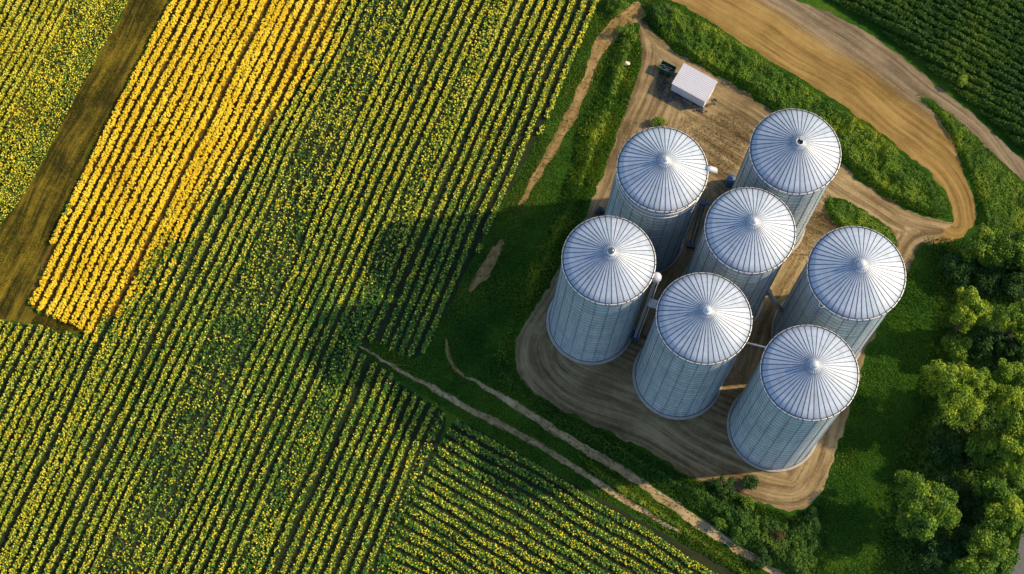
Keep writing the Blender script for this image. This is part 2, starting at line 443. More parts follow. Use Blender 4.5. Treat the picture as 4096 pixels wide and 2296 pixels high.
o3, L3 = ribbon([(1620, 20), (1560, 55), (1510, 110), (1480, 190), (1455, 250), (1425, 315), (1390, 375), (1360, 425), (1335, 470), (1305, 520)], [1.3, 1.2, 1.2, .7, .75, .95, .8, .6, .5, .15])
sheet('worn_path', o3, M_WEAR, 0.017, L3, 0.6, 0.5, 14, 0.35)
o4, L4 = ribbon([(1262, 600), (1245, 640), (1215, 690), (1185, 735)], [.3, .8, .9, .3])
sheet('bare_patch', o4, M_WEAR, 0.017, L4, 0.6, 0.6, 15, 0.35)
o5, L5 = ribbon([(1128, 850), (1120, 880), (1135, 915), (1165, 945)], [.1, .25, .3, .25])
sheet('worn_path', o5, M_WEAR, 0.023, L5, 0.6, 0.4, 16, 0.3)
ASPH = [(2530, 1480), (2556, 1400), (2572, 1330), (2600, 1200), (2700, 1200), (2700, 1480)]
sheet('asphalt_road', gpoly(ASPH), M_ASPH, 0.006, None, 2.0, 0.1, 17)

BARE = [gm, gl, gc, gs, gy, gp, o1, o2, o3, o4, gpoly(ASPH)]

# ------------------------------------------------------------------ leaf makers
def leaf_quads(C, L, W, up=0.5, bias=None):
    """pointed leaf faces at the centres C, with length L, width W, normals leaning up"""
    n = len(C)
    N = rng.normal(size=(n, 3))
    if bias is None: N[:, 2] = np.abs(N[:, 2]) + up * 2
    else: N = N * .55 + bias
    N /= np.linalg.norm(N, axis=1)[:, None] + 1e-9
    T = rng.normal(size=(n, 3)); T -= (T * N).sum(1)[:, None] * N; T /= np.linalg.norm(T, axis=1)[:, None]
    B = np.cross(N, T)
    L = np.broadcast_to(L, (n,))[:, None]; W = np.broadcast_to(W, (n,))[:, None]
    return np.stack([C - T * L * .5, C + B * W * .5 - T * L * .05, C + T * L * .5 - N * L * .1, C - B * W * .5 - T * L * .05], 1)

def discs(C, r, up=1.2, k=6):
    n = len(C)
    N = rng.normal(size=(n, 3)); N[:, 2] = np.abs(N[:, 2]) + up * 2; N /= np.linalg.norm(N, axis=1)[:, None]
    T = rng.normal(size=(n, 3)); T -= (T * N).sum(1)[:, None] * N; T /= np.linalg.norm(T, axis=1)[:, None]
    B = np.cross(N, T); out = []
    for i in range(k):
        a = 2 * PI * i / k; rr = (r * (1 + rng.uniform(-.22, .22, n)))[:, None]
        out.append(C + (T * math.cos(a) + B * math.sin(a)) * rr)
    return np.stack(out, 1)

def blades(B, H, W):
    """upright grass blades, triangles rooted at B"""
    n = len(B); a = rng.uniform(0, 2 * PI, n)
    s = np.stack([np.cos(a), np.sin(a), 0 * a], -1) * (np.broadcast_to(W, (n,)) / 2)[:, None]
    lean = np.stack([rng.normal(0, .45, n), rng.normal(0, .45, n), np.ones(n)], -1) * np.broadcast_to(H, (n,))[:, None]
    return np.stack([B - s, B + s, B + lean], 1)

def scatter(poly, dens, seed=0, keep=None):
    lo, hi = poly.min(0), poly.max(0)
    n = int((hi - lo).prod() * dens)
    P = lo + rng.random((n, 2)) * (hi - lo)
    P = P[inside(P, poly)]
    if keep is not None: P = P[keep(P)]
    return P

# ------------------------------------------------------------------ crops
CTRL = np.array([(100, 100, .62), (150, 300, .75), (900, 200, .6), (1050, 150, .55), (1200, 100, .55), (1350, 200, .5), (1470, 40, .6), (1000, 500, .58), (1150, 400, .5), (800, 500, .55), (650, 600, .55),
    (900, 600, .5), (1100, 650, .25), (1220, 520, .28), (1000, 800, .2), (1050, 860, .15), (800, 800, .26), (600, 800, .34), (400, 850, .42), (300, 1000, .5), (50, 900, .8), (100, 1100, .68), (100, 1350, .62), (300, 1300, .52),
    (500, 1200, .4), (700, 1100, .32), (900, 1000, .25), (700, 1350, .4), (900, 1300, .42), (1000, 1200, .34), (1050, 1060, .22), (1200, 1100, .10), (1400, 1200, .12), (1150, 1350, .36), (1500, 1350, .34), (1700, 1420, .42), (1300, 1440, .42)])
def bloom(P):
    q = to_px(np.column_stack([P, np.zeros(len(P))]))
    w = 1 / (((q[:, None, :] - CTRL[None, :, :2]) ** 2).sum(2) + 900) ** 1.5
    return (w * CTRL[:, 2]).sum(1) / w.sum(1) * np.interp(q[:, 0] * .25 + q[:, 1], [300, 900], [1.05, .72])

def crop_mesh(A, B, width, height, broad=False, seed=0):
    """one row: plants set about 0.3 m apart in two or three staggered lines, all rows drifting together as drilled"""
    L = np.hypot(*(B - A)); d = (B - A) / L; nrm = np.array([-d[1], d[0]])
    lr = np.random.default_rng(900 + seed)
    if broad:
        n = int(L * 1.35 * 14); s = lr.random(n) * L; t = (lr.random(n) + lr.random(n) - 1) * .80
    else:
        s = np.repeat(np.arange(0, L, .25), 6); n = len(s)
        s = s + lr.normal(0, .13, n); t = (lr.random(n) - .5) * width * .92 + np.repeat(lr.normal(0, .035, (n + 5) // 6), 6)[:n]
    P = A + s[:, None] * d + t[:, None] * nrm
    wob = (fbm(P @ ROWN * .12, P @ ROWD * .06, 5, 2) - .5) * .9 + (fbm(P @ ROWN * .5, P @ ROWD * .25, 9, 2) - .5) * .13
    gap = fbm(P[:, 0] * 1.1, P[:, 1] * 1.1, 21, 2)
    m = gap > (.05 if not broad else .08)
    P0 = P[m]; P = P0 + wob[m][:, None] * nrm; t = t[m]; n = len(P)
    if n < 4: return None
    tt = np.abs(t) / (width * .5)
    ge, _ = dist_line(P, GEDGE); ig = inside(P, GROUGH)
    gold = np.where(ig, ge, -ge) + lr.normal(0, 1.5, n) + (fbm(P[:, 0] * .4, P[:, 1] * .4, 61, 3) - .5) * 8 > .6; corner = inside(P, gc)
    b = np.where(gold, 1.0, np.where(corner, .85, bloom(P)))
    b = np.clip(b + (fbm(P[:, 0] * .35, P[:, 1] * .35, 33, 3) - .5) * .4, .03, 1.2)
    h = height * np.clip(1.05 - .3 * tt ** 2, .4, 1.1) * (.85 + .3 * lr.random(n))
    G = []
    for k in range(4 if broad else 6):
        off = lr.normal(0, .065, (n, 2)); z = h * lr.uniform(.3, .97, n)
        C = np.column_stack([P + off, z]); Ls = lr.uniform(.13, .27, n)
        lime = lr.random(n) < np.clip(b * 1.15 - .10, .05, .8) * (.7 if broad else 1)
        G.append((leaf_quads(C, Ls, Ls * .62, .8), np.where(gold, 1, np.where(lime, 4, 0))))
    for k in range(4):
        m = lr.random(n) < b * np.where(gold, .97, .26 if broad else .42)
        C = np.column_stack([P + lr.normal(0, .065, (n, 2)), h * lr.uniform(.88, 1.08, n)])[m]
        G.append((discs(C, lr.uniform(.045, .105, len(C)) * (1.12 if broad else 1.0) * np.where(gold[m], 1.25, 1)), np.where(gold[m], np.where(lr.random(len(C)) < .25, 2, 3), 2)))
    return poly_mesh('crop_row', G)

GROUGH = smooth_line(gg, True, .6, 1.6, 40)
GEDGE = gpoly([(232, 845), (290, 790), (345, 740), (440, 600), (560, 460), (620, 370), (690, 300), (760, 200), (870, 0), (1010, -300)])
CROPM = [M_CROP, M_CROPG, M_YEL, M_GOLD, M_LIME]
ORD = {}
_a = 'first second third fourth fifth sixth seventh eighth ninth tenth eleventh twelfth thirteenth fourteenth fifteenth sixteenth seventeenth eighteenth nineteenth'.split()
for i, s_ in enumerate(_a): ORD[i + 1] = s_
for t_, tn, tth in ((20, 'twenty', 'twentieth'), (30, 'thirty', 'thirtieth'), (40, 'forty', 'fortieth'), (50, 'fifty', 'fiftieth')):
    ORD[t_] = tth
    for i in range(1, 10): ORD[t_ + i] = tn + '-' + _a[i - 1]

def segments(A, B, poly, step=.15):
    L = np.hypot(*(B - A)); n = int(L / step); t = np.linspace(0, 1, n)
    P = A + t[:, None] * (B - A); m = inside(P, poly)
    e = np.flatnonzero(np.diff(np.concatenate([[0], m.astype(int), [0]])))
    return [(P[a], P[b - 1]) for a, b in zip(e[::2], e[1::2]) if (b - a) * step > .8]

def make_rows(lines, poly):
    out = []
    for (A, B, wd, ht, br, key) in lines:
        for (p, q) in segments(A, B, poly): out.append((p, q, wd, ht, br, key))
    return out

def view_rect():
    return gpoly([(-50, -50), (2626, -50), (2626, 1494), (-50, 1494)])
VR = view_rect()

# row positions read along the top edge of the photo (4096-px scale), then continued below the last one
X0 = [698, 737, 778, 822, 862, 900, 938, 976, 1014, 1053, 1100, 1128, 1164, 1203, 1243, 1289, 1335, 1377, 1416, 1455, 1497, 1540, 1584, 1630, 1674, 1711, 1750, 1789, 1828, 1871, 1910, 1952,
      1990, 2020, 2047, 2086, 2135, 2177, 2216, 2255, 2298, 2343, 2386]
BROAD = {1497, 1540, 1584, 1630, 1990, 2020}
X0 = [698 - 41 * k for k in range(14, 0, -1)] + X0 + [2386 + 44 * k for k in range(1, 9)]
BROAD |= {X0[3], X0[4], X0[6], X0[7], 2386 + 88, 2386 + 132, 2386 + 44 * 6}
lines = []
def row_line(x0):
    g = at(x0 / SX, 0)[:2]
    return g - ROWD * 175, g + ROWD * 20
for x0 in X0:
    A, B = row_line(x0)
    br = x0 in BROAD
    lines.append((A, B, 1.3 if br else .80 + .05 * math.sin(x0), .5 if br else .62, br, x0))
rows = []
for r in make_rows(lines, smooth_line(gm, True, .6, .35, 3)):
    p, q, key = r[0], r[1], r[5]
    # keep what the photo can show
    for (a, b) in segments(p, q, VR): rows.append((a, b, *r[2:]))
def kind_of(r):
    mid = (r[0] + r[1]) / 2; pm = to_px(np.array([[*mid, 0]]))[0]
    if inside(np.array([r[1] * .8 + r[0] * .2]), gg)[0]: return 'golden'
    top = to_px(np.array([[*r[1], 0]]))[0]
    if top[0] < 260 and top[1] > 780: return 'leftlow'
    if top[1] > 870 and top[0] > 860: return 'low'
    return 'green'
by = {}
for r in rows: by.setdefault(kind_of(r), []).append(r)
TXT = {'golden': ('golden yellow flowering crop row in the sunlit block, {} from the stubble strip', 'golden flowering crop rows', 1),
       'green': ('yellow-flecked green crop row, {} from the grassy bank beside the silos', 'yellow-flecked green crop rows', -1),
       'leftlow': ('yellow crop row below the golden block and its grassy path, {} from the left', 'yellow crop rows in the lower left', 1),
       'low': ('yellow-topped green row below the field track, {} left of where the rows change direction', 'crop rows below the field track', -1)}
sd = 0
for k, lst in by.items():
    lab, grp, sgn = TXT[k]
    lst.sort(key=lambda r: r[5] * sgn)
    for i, r in enumerate(lst):
        sd += 1
        me = crop_mesh(r[0], r[1], r[2], r[3], r[4], sd)
        if me is None: continue
        tag(link('crop_row', me, CROPM), lab.format(ORD[i + 1]), 'crop row', grp)

# corner field, top left
CR = smooth_line(gc, True, .6, .3, 5); i = 0
xs = sorted([14 + 33.5 * k for k in range(-10, 13)], reverse=True)
for x0 in xs:
    A, B = row_line(x0)
    for (p, q) in segments(A, B, CR):
        for (a, b) in segments(p, q, VR):
            i += 1
            br = 300 < x0 < 420
            me = crop_mesh(a, b, .95 if br else .74, .55, br, 200 + i)
            if me: tag(link('crop_row', me, CROPM), 'yellow-green crop row in the top left field, %s from the stubble strip' % ORD[i], 'crop row', 'yellow-green rows in the corner field')

# lower right field, rows at right angles to the others
LD = ats(2300, 1956)[:2] - ats(1822, 1677)[:2]; LD /= np.hypot(*LD)
LR_ = smooth_line(gl, True, .6, .3, 6); i = 0
for k in range(22):
    g = ats(1815, 1690 + 51 * k)[:2]
    for (p, q) in segments(g - LD * 40, g + LD * 60, LR_):
        for (a, b) in segments(p, q, VR):
            i += 1
            me = crop_mesh(a, b, 1.0 + .12 * math.sin(k * 2.3), .55, False, 300 + i)
            if me: tag(link('crop_row', me, CROPM), 'slanting green crop row in the lower right field, %s below the field track' % ORD[i], 'crop row', 'slanting crop rows in the lower field')

# ------------------------------------------------------------------ grass and weeds (stuff)
def not_in(P, polys):
    m = np.ones(len(P), bool)
    for q in polys: m &= ~inside(P, q)
    return m

def grass_obj(name, P, h0, h1, mats, label, wid=.10, per=3, dry=0.0, leaf=0.0):
    n = len(P); G = []
    hn = fbm(P[:, 0] * .3, P[:, 1] * .3, 71, 3)
    H = h0 + (h1 - h0) * np.clip(hn * 1.6 - .3, 0, 1)
    mi = (rng.random(n) < dry).astype(int)
    for k in range(per):
        B = np.column_stack([P + rng.normal(0, .10, (n, 2)), np.full(n, .02)])
        G.append((blades(B, H * rng.uniform(.6, 1.2, n), wid), mi))
    if leaf:
        m = rng.random(n) < leaf
        C = np.column_stack([P, H * rng.uniform(.4, 1, n)])[m]
        G.append((leaf_quads(C, .22, .15, .6), 0))
    return tag(link(name, poly_mesh(name, G), mats), label, 'grass', kind='stuff')

def canopy(name, P, height, mats, label, cat, per=3, size=(.14, .3), seed=0, freq=.5, mi=None, floor=.25, edge=None, soft=1.2):
    """leafy mass: leaves on and under an uneven top surface"""
    if edge is not None:
        ed, _ = dist_line(P, np.vstack([edge, edge[:1]])); kp = rng.random(len(P)) < np.clip(.15 + ed / soft, 0, 1)
        P = P[kp]; ed = ed[kp]; mi = mi[kp] if mi is not None else None
    n = len(P); G = []
    def top(x, y):
        cl = fbm(x * freq, y * freq, seed, 3); c2 = vnoise(x * 1.5, y * 1.5, seed + 5); c3 = vnoise(x * 3.1, y * 3.1, seed + 9)
        return height * (floor + np.clip((cl - .3) * 2.0, 0, 1) * .8 + c2 * .38 + c3 * .12)
    H = top(P[:, 0], P[:, 1]); e = .12
    if edge is not None: H = H * np.clip(.3 + .7 * ed / soft, 0, 1)
    gx = (top(P[:, 0] + e, P[:, 1]) - H) / e; gy = (top(P[:, 0], P[:, 1] + e) - H) / e
    bias = np.stack([-gx, -gy, np.full(n, .8)], -1); bias *= 1.3 / np.linalg.norm(bias, axis=1)[:, None]
    for k in range(per):
        C = np.column_stack([P + rng.normal(0, .07, (n, 2)), H * (1 - .45 * rng.random(n) ** 2.2) + .03])
        Ls = rng.uniform(*size, n)
        G.append((leaf_quads(C, Ls, Ls * .62, .35, bias), 0 if mi is None else mi))
    return tag(link(name, poly_mesh(name, G), mats), label, cat, kind='stuff')

GRASS_AREA = gpoly([(1500, -40), (1700, -40), (1760, 40), (1640, 120), (1560, 330), (1440, 620), (1300, 850), (1300, 940), (1420, 1040), (1800, 1225), (2000, 1300), (2060, 1260), (2120, 1100), (2190, 880), (2290, 640), (2300, 610), (2450, 600), (2640, 620),
                    (2640, 1500), (1900, 1500), (1780, 1400), (1140, 1042), (905, 880), (935, 850), (1058, 915), (1230, 580), (1330, 400)])
P = scatter(GRASS_AREA, 34, keep=lambda q: not_in(q, [gm, gl, gy, gp, gpoly(ASPH)]) & (not_in(q, [o1, o2]) | (rng.random(len(q)) < .14)))
wear = inside(P, o3) | inside(P, o4) | inside(P, o5)
P = P[~wear | (rng.random(len(P)) < .12)]
dw = np.minimum(dist_line(P, L3)[0], dist_line(P, L4)[0] + .6)
grass_obj('grass', P, .07, .28, [M_GRASS, M_DRY], 'short green grass on the banks between the fields and the silo yard', .11, 3, np.clip(.75 - dw * .28, .04, .6), .3)

HEDGE_L = gpoly([(1560, 75), (1600, 68), (1618, 120), (1600, 200), (1570, 285), (1532, 385), (1485, 495), (1440, 590), (1390, 690), (1325, 795), (1290, 850), (1290, 925), (1240, 900), (1270, 800), (1330, 670), (1390, 540), (1440, 420), (1450, 340), (1490, 260), (1520, 170), (1540, 100)])
P = scatter(HEDGE_L, 60, keep=lambda q: not_in(q, [o3]))
canopy('tall_weeds', P, 1.1, [M_WEED], 'dense tall weeds along the left side of the silo yard', 'weeds', 3, (.14, .3), 81, edge=HEDGE_L, soft=2.2)
HEDGE_B = gpoly([(1240, 900), (1292, 930), (1340, 990), (1420, 1040), (1520, 1088), (1620, 1138), (1720, 1195), (1780, 1216), (1850, 1248), (1900, 1268), (2000, 1300), (2055, 1268), (2085, 1300), (2080, 1500), (2010, 1500), (1900, 1395), (1790, 1318), (1690, 1248), (1570, 1168), (1430, 1085), (1330, 1022), (1240, 962)])
P = scatter(HEDGE_B, 60, keep=lambda q: not_in(q, [o2]))
canopy('undergrowth', P, 1.5, [M_CORN], 'dark bushy undergrowth below the front edge of the silo yard', 'undergrowth', 3, (.14, .32), 82, .4, edge=HEDGE_B, soft=1.8)
HEDGE_M = gpoly([(1450, 1140), (1560, 1196), (1680, 1280), (1780, 1350), (1880, 1420), (1960, 1500), (1880, 1500), (1840, 1440), (1720, 1365), (1600, 1290), (1500, 1215)])
P = scatter(HEDGE_M, 50, keep=lambda q: not_in(q, [o1, o2, gl]))
canopy('rough_weeds', P, .8, [M_WEED, M_DRY], 'rough yellow-green weeds between the two tracks', 'weeds', 3, (.12, .26), 83, .5, (rng.random(len(P)) < .12).astype(int), edge=HEDGE_M, soft=1.2)
HEDGE_R = gpoly([(1618, 12), (1680, 8), (1725, 32), (1800, 72), (1905, 142), (2000, 197), (2100, 260), (2200, 332), (2288, 402), (2352, 460), (2388, 515), (2395, 550), (2330, 542), (2240, 504), (2132, 420), (2060, 352), (1970, 296), (1900, 243), (1800, 187), (1725, 145), (1680, 110), (1640, 70)])
P = scatter(HEDGE_R, 62)
canopy('weed_bank', P, 1.5, [M_WEED], 'bank of bushy green weeds between the silo yard and the ploughed strip', 'weeds', 3, (.14, .3), 84, .35, edge=HEDGE_R, soft=.8)
P = scatter(gw, 55)
canopy('weed_wedge', P, .9, [M_WEED], 'green weeds on the wedge inside the bend of the dirt road', 'weeds', 3, (.12, .28), 85, .4, edge=gw, soft=.8)
P = scatter(gi, 60)
canopy('weed_patch', P, .9, [M_WEED], 'patch of green weeds between the silos and the loop road', 'weeds', 3, (.12, .28), 86, .5, edge=gi, soft=.6)
# dry grass in the yard
P = scatter(gpoly([(1560, 300), (1640, 310), (1760, 290), (1880, 280), (1900, 330), (1840, 450), (1790, 420), (1740, 340), (1660, 325), (1570, 370)]), 22)
P = np.vstack([P, scatter(gpoly([(2020, 560), (2080, 520), (2180, 600), (2240, 640), (2130, 640), (2040, 680), (1960, 800), (1950, 740)]), 20)])
grass_obj('dry_grass', P, .06, .2, [M_DRY, M_GRASS], 'thin dry grass on the bare earth around the silos', .09, 2, .2)
# stubble strip
P = scatter(gs, 26, keep=lambda q: fbm((q @ ROWN) * 1.3, (q @ ROWD) * .05, 44, 3) > .5)
grass_obj('stubble', P, .05, .2, [M_DRY, M_GRASS], 'thin dry stubble in streaks between the top left field and the golden block', .09, 2, .35)
# edge of the corner field, flowering weeds thinning out
ed = gpoly([(240, -40), (345, -40), (325, 0), (270, 105), (195, 235), (115, 395), (65, 485), (0, 570), (-50, 640), (-50, 560), (0, 480), (60, 380), (150, 200)])
P = scatter(ed, 30); n = len(P)
C = np.column_stack([P, rng.uniform(.1, .4, n)])
G = [(leaf_quads(C, .24, .16), 0), (leaf_quads(C + rng.normal(0, .1, (n, 3)) * [1, 1, .4], .2, .14), 0), (discs(C[: n // 2] + [0, 0, .08], rng.uniform(.05, .11, n // 2)), 1)]
tag(link('flowering_weeds', poly_mesh('flowering_weeds', G), [M_CROP, M_YEL]), 'thin yellow flowering weeds along the stubble strip', 'weeds', kind='stuff')
# tall crop, top right
TALL = gpoly([(2010, -60), (2110, 22), (2205, 72), (2315, 160), (2405, 232), (2505, 318), (2580, 390), (2660, 440), (2660, -60)])
P = scatter(TALL, 80); n = len(P)
rowp = np.abs(((P @ LD[::-1] * [1]) if False else (P @ np.array([LD[1], -LD[0]]))) / 1.3 % 1 - .5)
P = P[rowp < .20 + .12 * rng.random(n)]
edge_d, _ = dist_line(P, gpoly([(2010, -60), (2110, 22), (2205, 72), (2315, 160), (2405, 232), (2505, 318), (2580, 390), (2660, 440)])); n = len(P)
cl = fbm(P[:, 0] * .5, P[:, 1] * .5, 91, 3)
H = (.9 + 1.4 * cl + .7 * vnoise(P[:, 0] * 2.2, P[:, 1] * 2.2, 17)) * np.clip(.35 + edge_d * .45, 0, 1)
G = []
for k in range(5):
    C = np.column_stack([P + rng.normal(0, .10, (n, 2)), H * (1 - .6 * rng.random(n) ** 1.7)])
    G.append((leaf_quads(C, rng.uniform(.25, .5, n), .12, .15), 0))
tag(link('tall_crop', poly_mesh('tall_crop', G), [M_CORN]), 'tall dark green leafy crop in the top right corner beyond the ploughed strip', 'crop', kind='stuff')
# forest floor
FLOOR = gpoly([(2330, 600), (2640, 600), (2640, 1250), (2560, 1380), (2540, 1500), (2180, 1500), (2240, 1200), (2310, 950), (2360, 750)])
P = scatter(FLOOR, 34)
canopy('forest_undergrowth', P, 1.1, [M_CORN], 'dark undergrowth on the floor of the wood', 'undergrowth', 3, (.16, .36), 87, .5, edge=FLOOR, soft=4.0)

# ------------------------------------------------------------------ silos
SILO = {  # x, y, radius, wall height
 'A': (17.104, 105.599, 5.8661, 25.40), 'B': (11.789, 91.5605, 5.922, 26.04), 'E': (24.953, 85.769, 6.008, 26.12), 'C': (34.136, 110.895, 5.928, 26.06),
 'D': (29.471, 98.816, 5.806, 26.03), 'F': (43.835, 95.25, 6.285, 26.14), 'G': (39.076, 80.628, 6.140, 26.72)}
SLAB = {'A': 'grain silo at the back left, with a white spout on the right of its rim',
 'B': 'grain silo at the left end of the cluster, dark metal ball on its roof',
 'C': 'grain silo nearest the ploughed strip, with a black open hole at its roof peak',
 'D': 'grain silo in the middle of the cluster, ringed by the other silos',
 'E': 'grain silo in the middle of the front row, right of the bucket elevator',
 'F': 'grain silo nearest the bend of the loop road, with a ladder on its wall',
 'G': 'grain silo at the front right corner, nearest the big trees'}

def make_silo(key):
    x, y, R, H = SILO[key]
    sd_ = ord(key)
    t = empty('grain_silo', (x, y, 0), SLAB[key], 'grain silo', 'steel grain silos')
    # foundation
    bm = bmesh.new(); add_lathe(bm, [(R + .02, .0), (R + .38, .0), (R + .38, .22), (R + .3, .28), (R + .02, .28)], 72)
    bm_obj('foundation', bm, M_CONC, t)
    # wall: rings of corrugated sheets, lapped; vertical stiffeners between them
    bm = bmesh.new(); nr = 24; dz = (H - .3) / nr; prof = []
    for i in range(nr):
        z0 = .25 + i * dz
        for j in range(6):
            zz = z0 + dz * j / 6
            prof.append((R - .10 + (.028 if j % 2 else 0.0) + .035 * (j == 0), zz))
    prof.append((R - .10, H))
    add_lathe(bm, prof, 88, 0)
    bm.faces.ensure_lookup_table(); prng = random.Random(sd_)
    tone = {(i, k): prng.choice([0, 0, 0, 2, 3]) for i in range(nr + 1) for k in range(11)}
    for q, fc in enumerate(bm.faces): fc.material_index = tone[(q // 88 // 6, (q % 88 + 4 * (q // 88 // 6 % 2)) // 8 % 11)]
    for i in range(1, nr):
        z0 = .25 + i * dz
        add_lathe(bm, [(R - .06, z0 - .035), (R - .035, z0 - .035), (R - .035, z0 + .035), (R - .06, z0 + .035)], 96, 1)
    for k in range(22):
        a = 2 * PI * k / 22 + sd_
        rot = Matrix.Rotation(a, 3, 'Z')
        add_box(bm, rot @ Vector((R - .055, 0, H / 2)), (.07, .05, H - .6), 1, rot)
    bm_obj('wall', bm, [M_WALL, M_SEAM, M_WALL2, M_WALL3], t)
    # roof cone with standing ribs
    hz = 3.45; ns = 46; bm = bmesh.new()
    zz = lambda r: H + .12 + hz * (1 - r / (R + .05))
    prof = [(R + .05, H + .02), (R + .05, zz(R + .05))]
    for q in (.86, .7, .5, .3, .16, .08): prof.append((R * q, zz(R * q)))
    add_lathe(bm, prof, ns * 2, 0)
    ptone = [prng.choice([0, 0, 2, 3]) for _ in range(ns)]
    for q, fc in enumerate(bm.faces):
        fc.material_index = ptone[q % (ns * 2) // 2]
    for k in range(ns):
        a = 2 * PI * k / ns + (.35 * math.sin(k * 12.9898 + sd_)) * .04
        ca, sa = math.cos(a), math.sin(a); n2 = Vector((-sa, ca, 0))
        st = .16 if k % 2 else .10
        prev = None
        for q in (1.0, .75, .5, .3, st):
            r = (R + .03) * q; hw = .018 + .028 * q
            if q < .4: hw *= .7
            base = Vector((ca * r, sa * r, zz(r)))
            ring = [bm.verts.new(base + n2 * hw + Vector((0, 0, -.01))), bm.verts.new(base + n2 * hw * .7 + Vector((0, 0, .05))),
                    bm.verts.new(base - n2 * hw * .7 + Vector((0, 0, .05))), bm.verts.new(base - n2 * hw + Vector((0, 0, -.01)))]
            if prev:
                for j in range(3):
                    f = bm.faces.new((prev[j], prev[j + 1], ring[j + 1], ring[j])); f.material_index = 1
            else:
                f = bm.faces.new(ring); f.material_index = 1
            prev = ring
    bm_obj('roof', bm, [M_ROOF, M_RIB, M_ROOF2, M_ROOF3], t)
    # eave ring: white trim with dark joints and a dark drip line under it
    bm = bmesh.new()
    add_lathe(bm, [(R + .06, H - .06), (R + .20, H - .06), (R + .22, H + .12), (R + .15, H + .20), (R + .06, H + .17)], 96, 0)
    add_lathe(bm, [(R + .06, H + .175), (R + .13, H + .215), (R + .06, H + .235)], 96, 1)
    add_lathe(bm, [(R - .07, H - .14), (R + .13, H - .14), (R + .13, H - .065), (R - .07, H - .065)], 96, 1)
    for k in range(40):
        a = 2 * PI * k / 40 + sd_ + random.uniform(-.05, .05); rot = Matrix.Rotation(a, 3, 'Z')
        add_box(bm, rot @ Vector((R + .16, 0, H + .06)), (.18, .09, .36), 1, rot)
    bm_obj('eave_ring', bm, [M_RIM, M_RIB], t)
    # peak
    zt = zz(.5)
    bm = bmesh.new()
    if key == 'C':
        add_lathe(bm, [(.52, zt - .1), (.52, zt + .18), (.42, zt + .2), (.40, zt - .05)], 28, 0)
        add_lathe(bm, [(.40, zt - .04), (0, zt - .06)], 28, 1)  # black disc paints the darkness inside the open peak
        add_box(bm, (.35, .45, zt + .28), (.75, .5, .08), 0, Matrix.Rotation(.6, 3, 'X'))
        bm_obj('roof_collar', bm, [M_CAP, M_BLACK], t)
    else:
        add_lathe(bm, [(.60, zt - .16), (.60, zt + .04), (.46, zt + .14), (.34, zt + .16), (.34, zt + .36)], 28, 0)
        bm_obj('roof_collar', bm, [M_CAP], t)
        bm = bmesh.new(); rr = {'B': .44, 'F': .56, 'G': .52, 'A': .36, 'D': .40, 'E': .38}[key]
        add_lathe(bm, [(.3, zt + .34), (rr, zt + .37)] + [(rr * math.cos(q), zt + .4 + rr * .85 * math.sin(q)) for q in np.linspace(0.1, PI / 2, 8)], 28, 0)
        bm_obj('roof_cap', bm, M_CAPD if key == 'B' else M_CAP, t)
    # peak ring ladder rungs between two ribs on one side
    return t

SIL = {k: make_silo(k) for k in SILO}
def local(key, p): return Vector(p) - Vector((SILO[key][0], SILO[key][1], 0))

def wall_ladder(key, ang, z0, z1, cage=True):
    x, y, R, H = SILO[key]; rot = Matrix.Rotation(ang, 3, 'Z'); bm = bmesh.new()
    for s in (-.24, .24): add_box(bm, rot @ Vector((R + .2, s, (z0 + z1) / 2)), (.06, .07, z1 - z0), 0, rot)
    z = z0 + .2
    while z < z1:
        add_box(bm, rot @ Vector((R + .2, 0, z)), (.05, .46, .06), 0, rot); z += .42
    for z in np.arange(z0 + 1, z1, 2.4):
        add_box(bm, rot @ Vector((R + .08, 0, z)), (.28, .5, .06), 0, rot)
    if cage:
        for z in np.arange(z0 + 2.2, z1 + .8, 1.2):
            pts = [rot @ Vector((R + .22 + .62 * math.cos(a), .4 * math.sin(a), z)) for a in np.linspace(-PI / 2, PI / 2, 7)]
            add_tube(bm, pts, .035, 5)
    bm_obj('ladder', bm, M_STEEL, SIL[key])

def ang_to(key, px, py, z):
    p = at(px, py, z); return math.atan2(p[1] - SILO[key][1], p[0] - SILO[key][0])
wall_ladder('F', ang_to('F', 2058, 790, 21), .5, 26.3)
wall_ladder('E', ang_to('E', 1862, 850, 22), .5, 26.2, False)
wall_ladder('A', ang_to('A', 1770, 470, 22), .5, 25.5, False)

a = ang_to('E', 1889, 800, 25.0); x, y, R, H = SILO['E']; rot = Matrix.Rotation(a, 3, 'Z'); bm = bmesh.new()
add_tube(bm, [rot @ Vector((R + .1, 0, H - .1)), rot @ Vector((R + .42, 0, H - .7)), rot @ Vector((R + .42, 0, 1.2)), rot @ Vector((R + .9, 0, .5))], .10, 8)
for z in np.arange(2.5, H - 1, 3.0): add_box(bm, rot @ Vector((R + .2, 0, z)), (.45, .12, .1), 0, rot)
bm_obj('downpipe', bm, M_RIM, SIL['E'])
x, y, R, H = SILO['A']; bm = bmesh.new()
for z in (H - 1.3, H - 2.5): add_lathe(bm, [(R - .05, z - .06), (R + .06, z - .06), (R + .06, z + .06), (R - .05, z + .06)], 88)
bm_obj('wind_ring', bm, M_RIM, SIL['A'])

# white spout on the rim of the back left silo
p = at(1790, 428, 25.0); a = ang_to('A', 1790, 428, 25.0); R = SILO['A'][2]
bm = bmesh.new(); rot = Matrix.Rotation(a, 3, 'Z')
add_tube(bm, [rot @ Vector((R - .1, 0, 25.5)), rot @ Vector((R + .5, 0, 25.35)), rot @ Vector((R + 1.15, 0, 24.9)), rot @ Vector((R + 1.35, 0, 24.2))], [.34, .46, .44, .3], 14)
add_box(bm, rot @ Vector((R + .35, .0, 25.0)), (.5, .7, .5), 0, rot)
bm_obj('spout', bm, M_CAP, SIL['A'], True)

